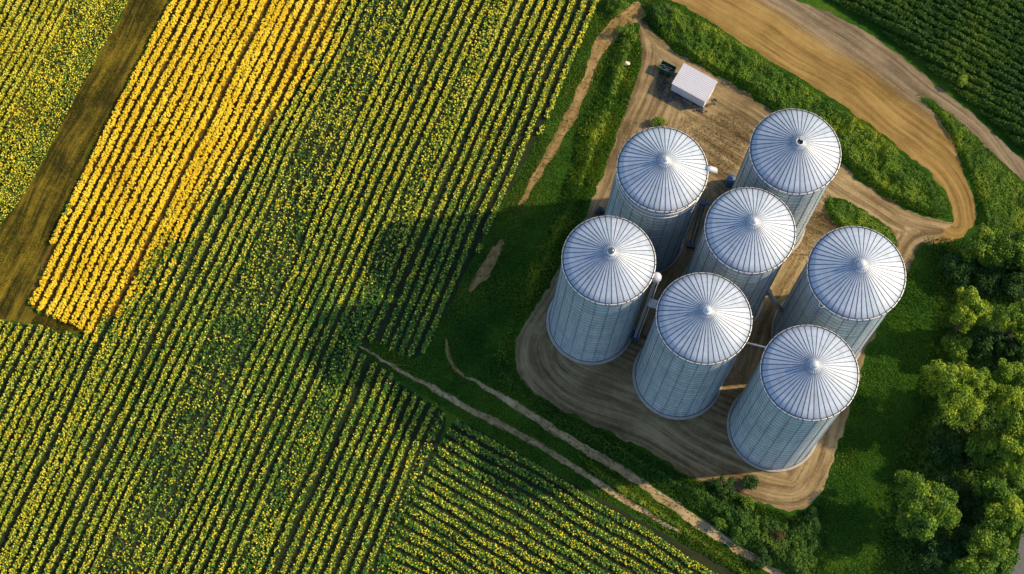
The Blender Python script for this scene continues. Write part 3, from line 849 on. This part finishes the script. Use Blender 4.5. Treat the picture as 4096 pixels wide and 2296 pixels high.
# bucket elevator between the front silos
hd = at(1652, 697, 25.6)
t = empty('bucket_elevator', (hd[0], hd[1], 0), 'tall narrow bucket elevator with pale rounded head, between the two left front silos', 'grain elevator')
tg = math.atan2(SILO['B'][1] - hd[1], SILO['B'][0] - hd[0]); rz = Matrix.Rotation(tg, 3, 'Z')
bm = bmesh.new()
add_lathe(bm, [(0, 26.1), (.4, 26.05), (.62, 25.8), (.66, 25.3), (.6, 24.9), (0, 24.9)], 18)
add_box(bm, rz @ Vector((.75, 0, 25.2)), (.9, .42, .4), 0, rz)
bm_obj('head', bm, M_CAP, t, True)
for s in (-.3, .3):
    bm = bmesh.new(); add_box(bm, rz @ Vector((0, s, 12.9)), (.34, .26, 24.2), 0, rz)
    for z in np.arange(1.5, 25, 1.5): add_box(bm, rz @ Vector((0, s, z)), (.40, .32, .07), 0, rz)
    bm_obj('leg_casing', bm, M_STEEL, t)
bm = bmesh.new()
for z in np.arange(1.0, 25, .75): add_box(bm, rz @ Vector((-.45, 0, z)), (.05, 1.0, .07), 0, rz)
for s in (-.5, .5): add_box(bm, rz @ Vector((-.45, s, 12.6)), (.06, .06, 24.6), 0, rz)
bm_obj('ladder', bm, M_RIM, t)
bm = bmesh.new(); add_box(bm, rz @ Vector((-.7, .7, 17.5)), (1.3, 1.2, .08), 0, rz)
for dx, dy in ((-1.3, .15), (-1.3, 1.25), (-.1, 1.25)): add_box(bm, rz @ Vector((dx, dy, 18.05)), (.06, .06, 1.1), 0, rz)
add_box(bm, rz @ Vector((-1.3, .7, 18.6)), (.06, 1.2, .06), 0, rz); add_box(bm, rz @ Vector((-.7, 1.25, 18.6)), (1.2, .06, .06), 0, rz)
bm_obj('platform', bm, M_STEEL, t)
bm = bmesh.new(); add_box(bm, (0, 0, .45), (1.1, 1.3, .85), 0, rz); bm_obj('boot', bm, M_BLUE, t)

# pipes between silos
def pipe(name, pts, r, mat, label, cat, flange=True):
    bm = bmesh.new(); add_tube(bm, pts, r, 10)
    if flange:
        for i in (0, -1):
            a, b = Vector(pts[i]), Vector(pts[1 if i == 0 else -2]); d = (b - a).normalized()
            add_tube(bm, [a + d * .05, a + d * .2], r * 1.6, 12)
        n = int((Vector(pts[-1]) - Vector(pts[0])).length // 2)
        for k in range(1, n):
            m = Vector(pts[0]).lerp(Vector(pts[-1]), k / n)
            if len(pts) == 2: add_tube(bm, [m - d * .06, m + d * .06], r * 1.35, 10)
    return tag(bm_obj(name, bm, mat, None, True), label, cat)
def wall_pt(key, other, z, out=-.05, da=0):
    x, y, R, H = SILO[key]; a = math.atan2(other[1] - y, other[0] - x) + da
    return (x + (R + out) * math.cos(a), y + (R + out) * math.sin(a), z)
pe = wall_pt('E', at(1935, 862, 22)[:2], 20.2); pg = wall_pt('G', pe[:2], 24.6)
pipe('transfer_pipe', [pe, pg], .11, M_RIM, 'thin white pipe bridging the gap between the two right front silos', 'pipe')
pd = wall_pt('D', SILO['F'][:2], 9.5, -.05, -.1); pf = wall_pt('F', SILO['D'][:2], 6.2, -.05, .2)
pipe('duct', [pd, pf], .36, M_CONC, 'thick grey duct between the middle silo and the right-hand silo', 'duct')
# conveyor leaning between back left and middle silos, blue motor on top
pt = at(1768, 513, 14.5); pb = at(1742, 610, 1.0)
t = empty('inclined_conveyor', (pb[0], pb[1], 0), 'dark steel conveyor tower with blue motor, between the back left silo and the middle silo', 'conveyor')
b0 = Vector((0, 0, .2)); b1 = Vector(pt) - Vector((pb[0], pb[1], 0))
bm = bmesh.new()
for s in (-.28, .28):
    add_tube(bm, [b0 + Vector((s, 0, 0)), b1 + Vector((s, 0, 0))], .07, 6)
for k in range(28):
    q = b0.lerp(b1, (k + .5) / 28); add_box(bm, q, (.6, .1, .08))
bm_obj('frame', bm, M_DSTEEL, t)
bm = bmesh.new(); add_box(bm, b1 + Vector((0, 0, .3)), (.75, .6, .5)); add_tube(bm, [b1 + Vector((.3, 0, .4)), b1 + Vector((.85, .1, .4))], .24, 12); bm_obj('motor', bm, M_BLUE, t)
bm = bmesh.new(); add_box(bm, (0, 0, .3), (1.3, 1.1, .6)); bm_obj('hopper', bm, M_DSTEEL, t)

# blue tank behind silo C, black fan beside silo A
p = at(1836, 462, 0.0)
t = empty('blue_tank', tuple(p), 'blue upright tank with dark lid beside the silo with the open roof peak', 'tank')
bm = bmesh.new(); add_lathe(bm, [(0, .15), (.7, .15), (.72, .3), (.72, 1.9), (.62, 2.1), (.3, 2.25), (0, 2.25)], 24); bm_obj('body', bm, M_BLUE, t, True)
bm = bmesh.new(); add_lathe(bm, [(0, 2.38), (.2, 2.38), (.22, 2.24)], 16); bm_obj('lid', bm, M_DSTEEL, t)
for dx, dy in ((.5, .5), (-.5, .5), (.5, -.5), (-.5, -.5)):
    bm = bmesh.new(); add_box(bm, (dx, dy, .09), (.16, .16, .18)); bm_obj('foot', bm, M_DSTEEL, t)
p = at(1512, 535, 0.6); a = ang_to('A', 1512, 535, .6)
fx = SILO['A'][0] + (SILO['A'][2] + 1.05) * math.cos(a); fy = SILO['A'][1] + (SILO['A'][2] + 1.05) * math.sin(a)
t = empty('aeration_fan', (fx, fy, 0), 'black round aeration fan on the ground left of the back left silo', 'fan', None, a)
bm = bmesh.new(); add_tube(bm, [(-.9, 0, .75), (-.3, 0, .75)], .42, 14); add_tube(bm, [(-.3, 0, .8), (.35, 0, .8)], .68, 20); bm_obj('housing', bm, M_BLACK, t)
bm = bmesh.new(); add_tube(bm, [(.36, 0, .8), (.62, 0, .8)], .25, 12); bm_obj('motor', bm, M_DSTEEL, t)
bm = bmesh.new()
for dx in (-.2, .25): add_box(bm, (dx, 0, .08), (.1, 1.1, .16))
bm_obj('stand', bm, M_DSTEEL, t)

# ------------------------------------------------------------------ shed
ZS = 2.5
c = [ats(2738.3, 254.3, ZS + .35), ats(2872.5, 326.1, ZS + .35), ats(2821.4, 409.2, ZS), ats(2684.3, 332.4, ZS)]
cen = sum(c) / 4
e1 = (c[1] - c[0] + c[2] - c[3])[:2]; Lx = np.hypot(*e1) / 2; e2 = (c[0] - c[3] + c[1] - c[2])[:2]; Ly = np.hypot(*e2) / 2
ang = math.atan2(e1[1], e1[0])
t = empty('storage_shed', (cen[0], cen[1], 0), 'small white metal shed with a ribbed lean-to roof on the bare yard', 'shed', None, ang)
bm = bmesh.new()
lx, ly = Lx / 2 - .12, Ly / 2 - .12
vs = [bm.verts.new(v) for v in ((-lx, -ly, 0), (lx, -ly, 0), (lx, ly, 0), (-lx, ly, 0), (-lx, -ly, ZS - .05), (lx, -ly, ZS - .05), (lx, ly, ZS + .28), (-lx, ly, ZS + .28))]
for q in ((0, 1, 5, 4), (1, 2, 6, 5), (2, 3, 7, 6), (3, 0, 4, 7)): bm.faces.new([vs[i] for i in q])
for k in range(16):
    xx = -lx + (k + .5) * 2 * lx / 16
    add_box(bm, (xx, -ly - .015, ZS / 2 - .05), (.08, .03, ZS - .1)); add_box(bm, (xx, ly + .015, ZS / 2), (.08, .03, ZS))
bm_obj('wall', bm, M_SHWALL, t)
bm = bmesh.new()
sl_ = math.atan2(.35, Ly); rot = Matrix.Rotation(sl_, 3, 'X')
add_box(bm, (0, 0, ZS + .19), (Lx, Ly / math.cos(sl_), .07), 0, rot)
for k in range(13):
    yy = -Ly / 2 + (k + .5) * Ly / 13
    add_box(bm, rot @ Vector((random.uniform(-.01, .01), yy, .05)) + Vector((0, 0, ZS + .19)), (Lx - .02, .04, .03), 0, rot)
    add_box(bm, rot @ Vector((0, yy + .045, .042)) + Vector((0, 0, ZS + .19)), (Lx - .02, .028, .01), 1, rot)
bm_obj('roof', bm, [M_WHITE, M_SEAM], t)
bm = bmesh.new()
add_box(bm, (lx + .03, 0.1, 1.05), (.05, 1.4, 2.1)); bm_obj('door', bm, M_SHWALL, t)
bm = bmesh.new(); add_box(bm, (0, -ly - .05, .1), (Lx, .08, .2)); add_box(bm, (0, ly + .05, .1), (Lx, .08, .2)); bm_obj('skirting', bm, M_DSTEEL, t)

# green trailer beside the shed
p = at(1679, 172, 1.0); ax = at(1700, 182)[:2] - at(1660, 163)[:2]
t = empty('farm_trailer', (p[0], p[1], 0), 'small dark green farm trailer parked at the corner of the white shed', 'trailer', None, math.atan2(ax[1], ax[0]))
bm = bmesh.new()
add_box(bm, (0, 0, .75), (2.3, 1.25, .08)); 
for s in (-1, 1): add_box(bm, (0, s * .62, 1.1), (2.3, .07, .7))
for s in (-1, 1): add_box(bm, (s * 1.15, 0, 1.1), (.07, 1.3, .7))
for k in range(5):
    for s in (-1, 1): add_box(bm, (-1 + k * .5, s * .68, 1.1), (.07, .06, .74))
bm_obj('body', bm, M_GREEN, t)
bm = bmesh.new(); add_box(bm, (0, 0, .6), (2.2, .5, .14)); add_box(bm, (1.7, 0, .58), (1.2, .1, .1)); add_tube(bm, [(2.3, 0, .58), (2.3, 0, .05)], .05); bm_obj('chassis', bm, M_DSTEEL, t)
for sx in (-.5, .5):
    for s in (-1, 1):
        bm = bmesh.new(); add_tube(bm, [(sx, s * .66, .36), (sx, s * .9, .36)], .36, 18); wh = bm_obj('wheel', bm, M_BLACK, t)
        bm = bmesh.new(); add_tube(bm, [(sx, s * .9, .36), (sx, s * .93, .36)], .19, 12); bm_obj('rim', bm, M_GREEN, wh)
bm = bmesh.new()
for k in range(10): add_box(bm, (random.uniform(-.9, .9), random.uniform(-.4, .4), .95), (random.uniform(.4, .9), random.uniform(.1, .3), .2), 0, Matrix.Rotation(random.uniform(-.5, .5), 3, 'Z'))
bm_obj('load', bm, M_DSTEEL, t)

# scrap lying round the shed
bm = bmesh.new(); bmi = 0
sc_poly = gpoly([(1650, 195), (1682, 190), (1690, 225), (1770, 272), (1800, 240), (1805, 255), (1782, 290), (1720, 270), (1660, 245)])
for q in scatter(sc_poly, 5):
    s3 = (random.uniform(.15, .8), random.uniform(.06, .3), random.uniform(.05, .25))
    add_box(bm, (q[0], q[1], s3[2] / 2 + .02), s3, random.choice([0, 0, 0, 1, 1, 0]), Matrix.Rotation(random.uniform(0, 3), 3, 'Z') @ Matrix.Rotation(random.uniform(-.3, .3), 3, 'X'))
tag(bm_obj('scrap_litter', bm, [M_DSTEEL, M_BARK, M_STEEL]), 'dark litter of scrap boards and metal on the ground round the white shed', 'scrap', kind='stuff')

p = at(1577, 161, .6)
bm = bmesh.new(); r_ = bmesh.ops.create_icosphere(bm, subdivisions=3, radius=.42)
for v in bm.verts: v.co = Vector((v.co.x * 1.2, v.co.y * .9, max(-.25, v.co.z * .75))) * (1 + .25 * math.sin(v.co.x * 9) * math.sin(v.co.y * 7 + 1) * math.cos(v.co.z * 8))
o = bm_obj('boulder', bm, M_STONE); o.location = (p[0], p[1], .75)
tag(o, 'pale boulder among the weeds left of the dirt yard', 'boulder')

# ------------------------------------------------------------------ trees and shrubs
def tree(name, cpx, r, top, mats, label, cat='tree', group=None, dens=1.0, squash=.8, leaf=(.2, .36), seed=0, clumps=None):
    """cpx: crown centre in the photo (4096 scale); crown radius r and height top in metres"""
    lr = np.random.default_rng(500 + seed)
    ch = top - r * squash
    c = ats(cpx[0], cpx[1], max(ch, r * .4)); base = Vector((c[0], c[1], 0))
    t = empty(name, base, label, cat, group)
    ctr = np.array([0, 0, max(ch, r * .4)])
    n = clumps or int(30 + 17 * r)
    d = lr.normal(size=(n, 3)); d[:, 2] = np.where(d[:, 2] < -.3, -d[:, 2], d[:, 2]); d /= np.linalg.norm(d, axis=1)[:, None]
    lob = 1 + .28 * np.sin(np.arctan2(d[:, 1], d[:, 0]) * 3 + seed) + .16 * np.sin(np.arctan2(d[:, 1], d[:, 0]) * 5 + 2 * seed)
    K = ctr + d * (lr.random(n) ** .3)[:, None] * r * .78 * lob[:, None] * [1, 1, squash]
    kr = (.30 + .11 * r) * lr.uniform(.6, 1.5, n)
    G = []
    for k in range(n):
        m = int(330 * dens * (kr[k] / 1.2) ** 1.6) + 40
        v = lr.normal(size=(m, 3)); v /= np.linalg.norm(v, axis=1)[:, None]
        v[:, 2] = np.where(v[:, 2] < -.5, -v[:, 2], v[:, 2])
        q = K[k] + v * (kr[k] * (.35 + .85 * lr.random(m) ** .7))[:, None] * [1, 1, .8]
        q = q[q[:, 2] > .15]
        Ls = lr.uniform(*leaf, len(q))
        w_ = lr.random()
        bi = q - K[k]; bi /= np.linalg.norm(bi, axis=1)[:, None] + 1e-6; bi[:, 2] += .25
        G.append((leaf_quads(q, Ls, Ls * .65, .25, bi * .95), np.where(lr.random(len(q)) < .8, 0, 1)))
    link('crown', poly_mesh('crown', G), mats, t)
    bm = bmesh.new(); hr = ctr[2]
    tr = .03 * top + .04
    add_tube(bm, [(0, 0, 0), (.05 * r, 0, hr * .35), (0, .06 * r, hr * .75), (0, 0, hr * 1.1)], [tr * 1.3, tr, tr * .75, tr * .3], 9)
    for k in range(7):
        a = 2 * PI * k / 7 + seed; z0 = hr * (.4 + .08 * k % .5)
        add_tube(bm, [(0, 0, z0), (r * .3 * math.cos(a), r * .3 * math.sin(a), z0 + r * .25), (r * .6 * math.cos(a), r * .6 * math.sin(a), z0 + r * .45)], [tr * .5, tr * .32, tr * .12], 6)
    bm_obj('trunk', bm, M_BARK, t)
    return t

D_SHADE, MI, LI = [M_TREE[0], M_TREE[0]], [M_TREE[1], M_TREE[2]], [M_TREE[2], M_TREE[1]]  # darkest set: deep shade inside the wood put into the leaf colour
TG = 'trees of the wood on the right'
TREES = [
 ((3840, 1570), 5.0, 13.0, LI, 'largest bright yellow-green tree, round-crowned, at the left edge of the wood'),
 ((3690, 2030), 4.9, 10.5, MI, 'wide tree standing out at the lower left of the wood, sunlit on its right'),
 ((3885, 1245), 2.9, 11.0, LI, 'bright yellow-green tree with a ragged top, rising from dark trees around it'),
 ((3935, 1005), 3.3, 7.0, MI, 'mid green tree at the top of the wood beside the loop road'),
 ((4070, 1000), 3.2, 8.5, MI, 'mid green tree at the right edge of the photo, top of the wood'),
 ((4075, 1285), 2.9, 11.5, LI, 'yellow-green tree at the right edge, level with the ragged bright one'),
 ((3825, 1395), 2.0, 5.5, MI, 'small round tree just above the largest bright tree'),
 ((4040, 1530), 3.4, 11.5, LI, 'yellow-green tree touching the right side of the largest bright tree'),
 ((4060, 1660), 3.4, 12.5, LI, 'yellow-green tree at the right edge, below and right of the largest bright tree'),
 ((3790, 1790), 3.6, 5.5, D_SHADE, 'dark green tree directly below the largest bright tree'),
 ((3955, 1800), 3.4, 8.5, MI, 'mid green tree right of the dark tree in the middle of the wood'),
 ((4065, 1800), 3.3, 12.0, LI, 'light green tree at the right edge in the middle of the wood'),
 ((3990, 1960), 3.2, 8.5, MI, 'mid green tree just up and right of the wide lower left tree'),
 ((3800, 1950), 2.2, 4.5, D_SHADE, 'small dark tree behind the wide lower left tree'),
 ((3740, 2215), 3.2, 4.8, D_SHADE, 'dark tree at the bottom edge, below the wide lower left tree'),
 ((3850, 2200), 3.0, 5.0, D_SHADE, 'dark green tree at the bottom of the wood, second from the bottom left'),
 ((3955, 2160), 2.9, 8.5, MI, 'mid green tree at the bottom of the wood beside the asphalt road'),
 ((4020, 2060), 2.8, 9.5, LI, 'light green tree above the asphalt road corner'),
 ((3900, 2290), 3.0, 7.0, MI, 'tree cut by the bottom edge of the photo, left of the asphalt road'),
 ((3830, 1090), 2.6, 4.0, D_SHADE, 'dark tree on the left edge of the wood, below the tree by the loop road'),
 ((3965, 1110), 3.2, 4.5, D_SHADE, 'dark tree in the upper wood, between the top trees and the ragged bright one'),
 ((4080, 1120), 3.2, 6.0, D_SHADE, 'dark tree at the right edge in the upper wood'),
 ((3960, 1380), 3.2, 4.5, D_SHADE, 'dark tree below the ragged bright tree'),
 ((4065, 1410), 3.0, 5.5, D_SHADE, 'dark tree at the right edge above the light trees'),
 ((3900, 2030), 2.8, 4.5, D_SHADE, 'dark tree in the lower wood, right of the wide tree'),
 ((4010, 2240), 2.0, 5.5, MI, 'small tree at the bottom right beside the asphalt road'),
]
for i, (c_, r_, top, mt, lab) in enumerate(TREES):
    tree('broadleaf_tree', c_, r_, top, mt, lab, 'tree', TG, 1.0, .85, (.2, .38), i)
SG = 'shrubs along the yard and tracks'
W_ = [M_WEED, M_TREE[1]]
SHRUBS = [
 ((2635, 484), 1.0, 1.3, W_, 'small lone green bush on bare earth between the shed and the back left silo'),
 ((2470, 20), 1.9, 2.2, W_, 'dark green shrub at the top edge where the worn path meets the field'),
 ((2510, 130), 1.6, 2.0, W_, 'rounded shrub at the head of the weedy strip left of the dirt yard'),
 ((2640, 60), 1.7, 2.2, [M_TREE[0], M_WEED], 'dark shrub at the upper end of the weed bank by the ploughed strip'),
 ((2700, 70), 1.4, 2.2, [M_TREE[2], M_WEED], 'sunlit yellow-green shrub at the upper end of the weed bank'),
 ((3520, 975), 1.2, 1.7, [M_TREE[0], M_WEED], 'dark bush by the bend of the loop road, right of the silo with the ladder'),
 ((3105, 2140), 1.5, 1.5, [M_RED, M_WEED], 'reddish brown shrub in the undergrowth below the front right silo'),
 ((2890, 1950), 2.0, 2.6, [M_TREE[0], M_CORN], 'broad dark shrub at the notch in the front edge of the dirt yard'),
 ((2880, 2090), 1.0, 1.8, [M_TREE[1], M_WEED], 'small light green shrub beside the gravel path'),
 ((2995, 2020), 1.1, 1.8, [M_TREE[1], M_WEED], 'light green shrub at the yard edge, above the reddish shrub'),
 ((2960, 2140), 1.3, 1.8, [M_TREE[1], M_CORN], 'mid green shrub left of the reddish shrub'),
 ((3050, 2240), 1.5, 1.9, [M_TREE[0], M_CORN], 'green shrub below the reddish shrub at the bottom edge'),
 ((3240, 2080), 1.6, 1.9, [M_TREE[0], M_CORN], 'green shrub below the front tip of the dirt yard'),
 ((3000, 1930), 1.3, 1.9, [M_TREE[0], M_CORN], 'green shrub on the yard edge, right of the broad dark shrub'),
 ((3845, 325), .7, 2.2, [M_TREE[2], M_WEED], 'sunlit yellow-green bush on the near edge of the tall crop'),
]
for i, (c_, r_, top, mt, lab) in enumerate(SHRUBS):
    tree('shrub', c_, r_, top, mt, lab, 'shrub', SG, 1.0, .75, (.14, .28), 60 + i, 16)
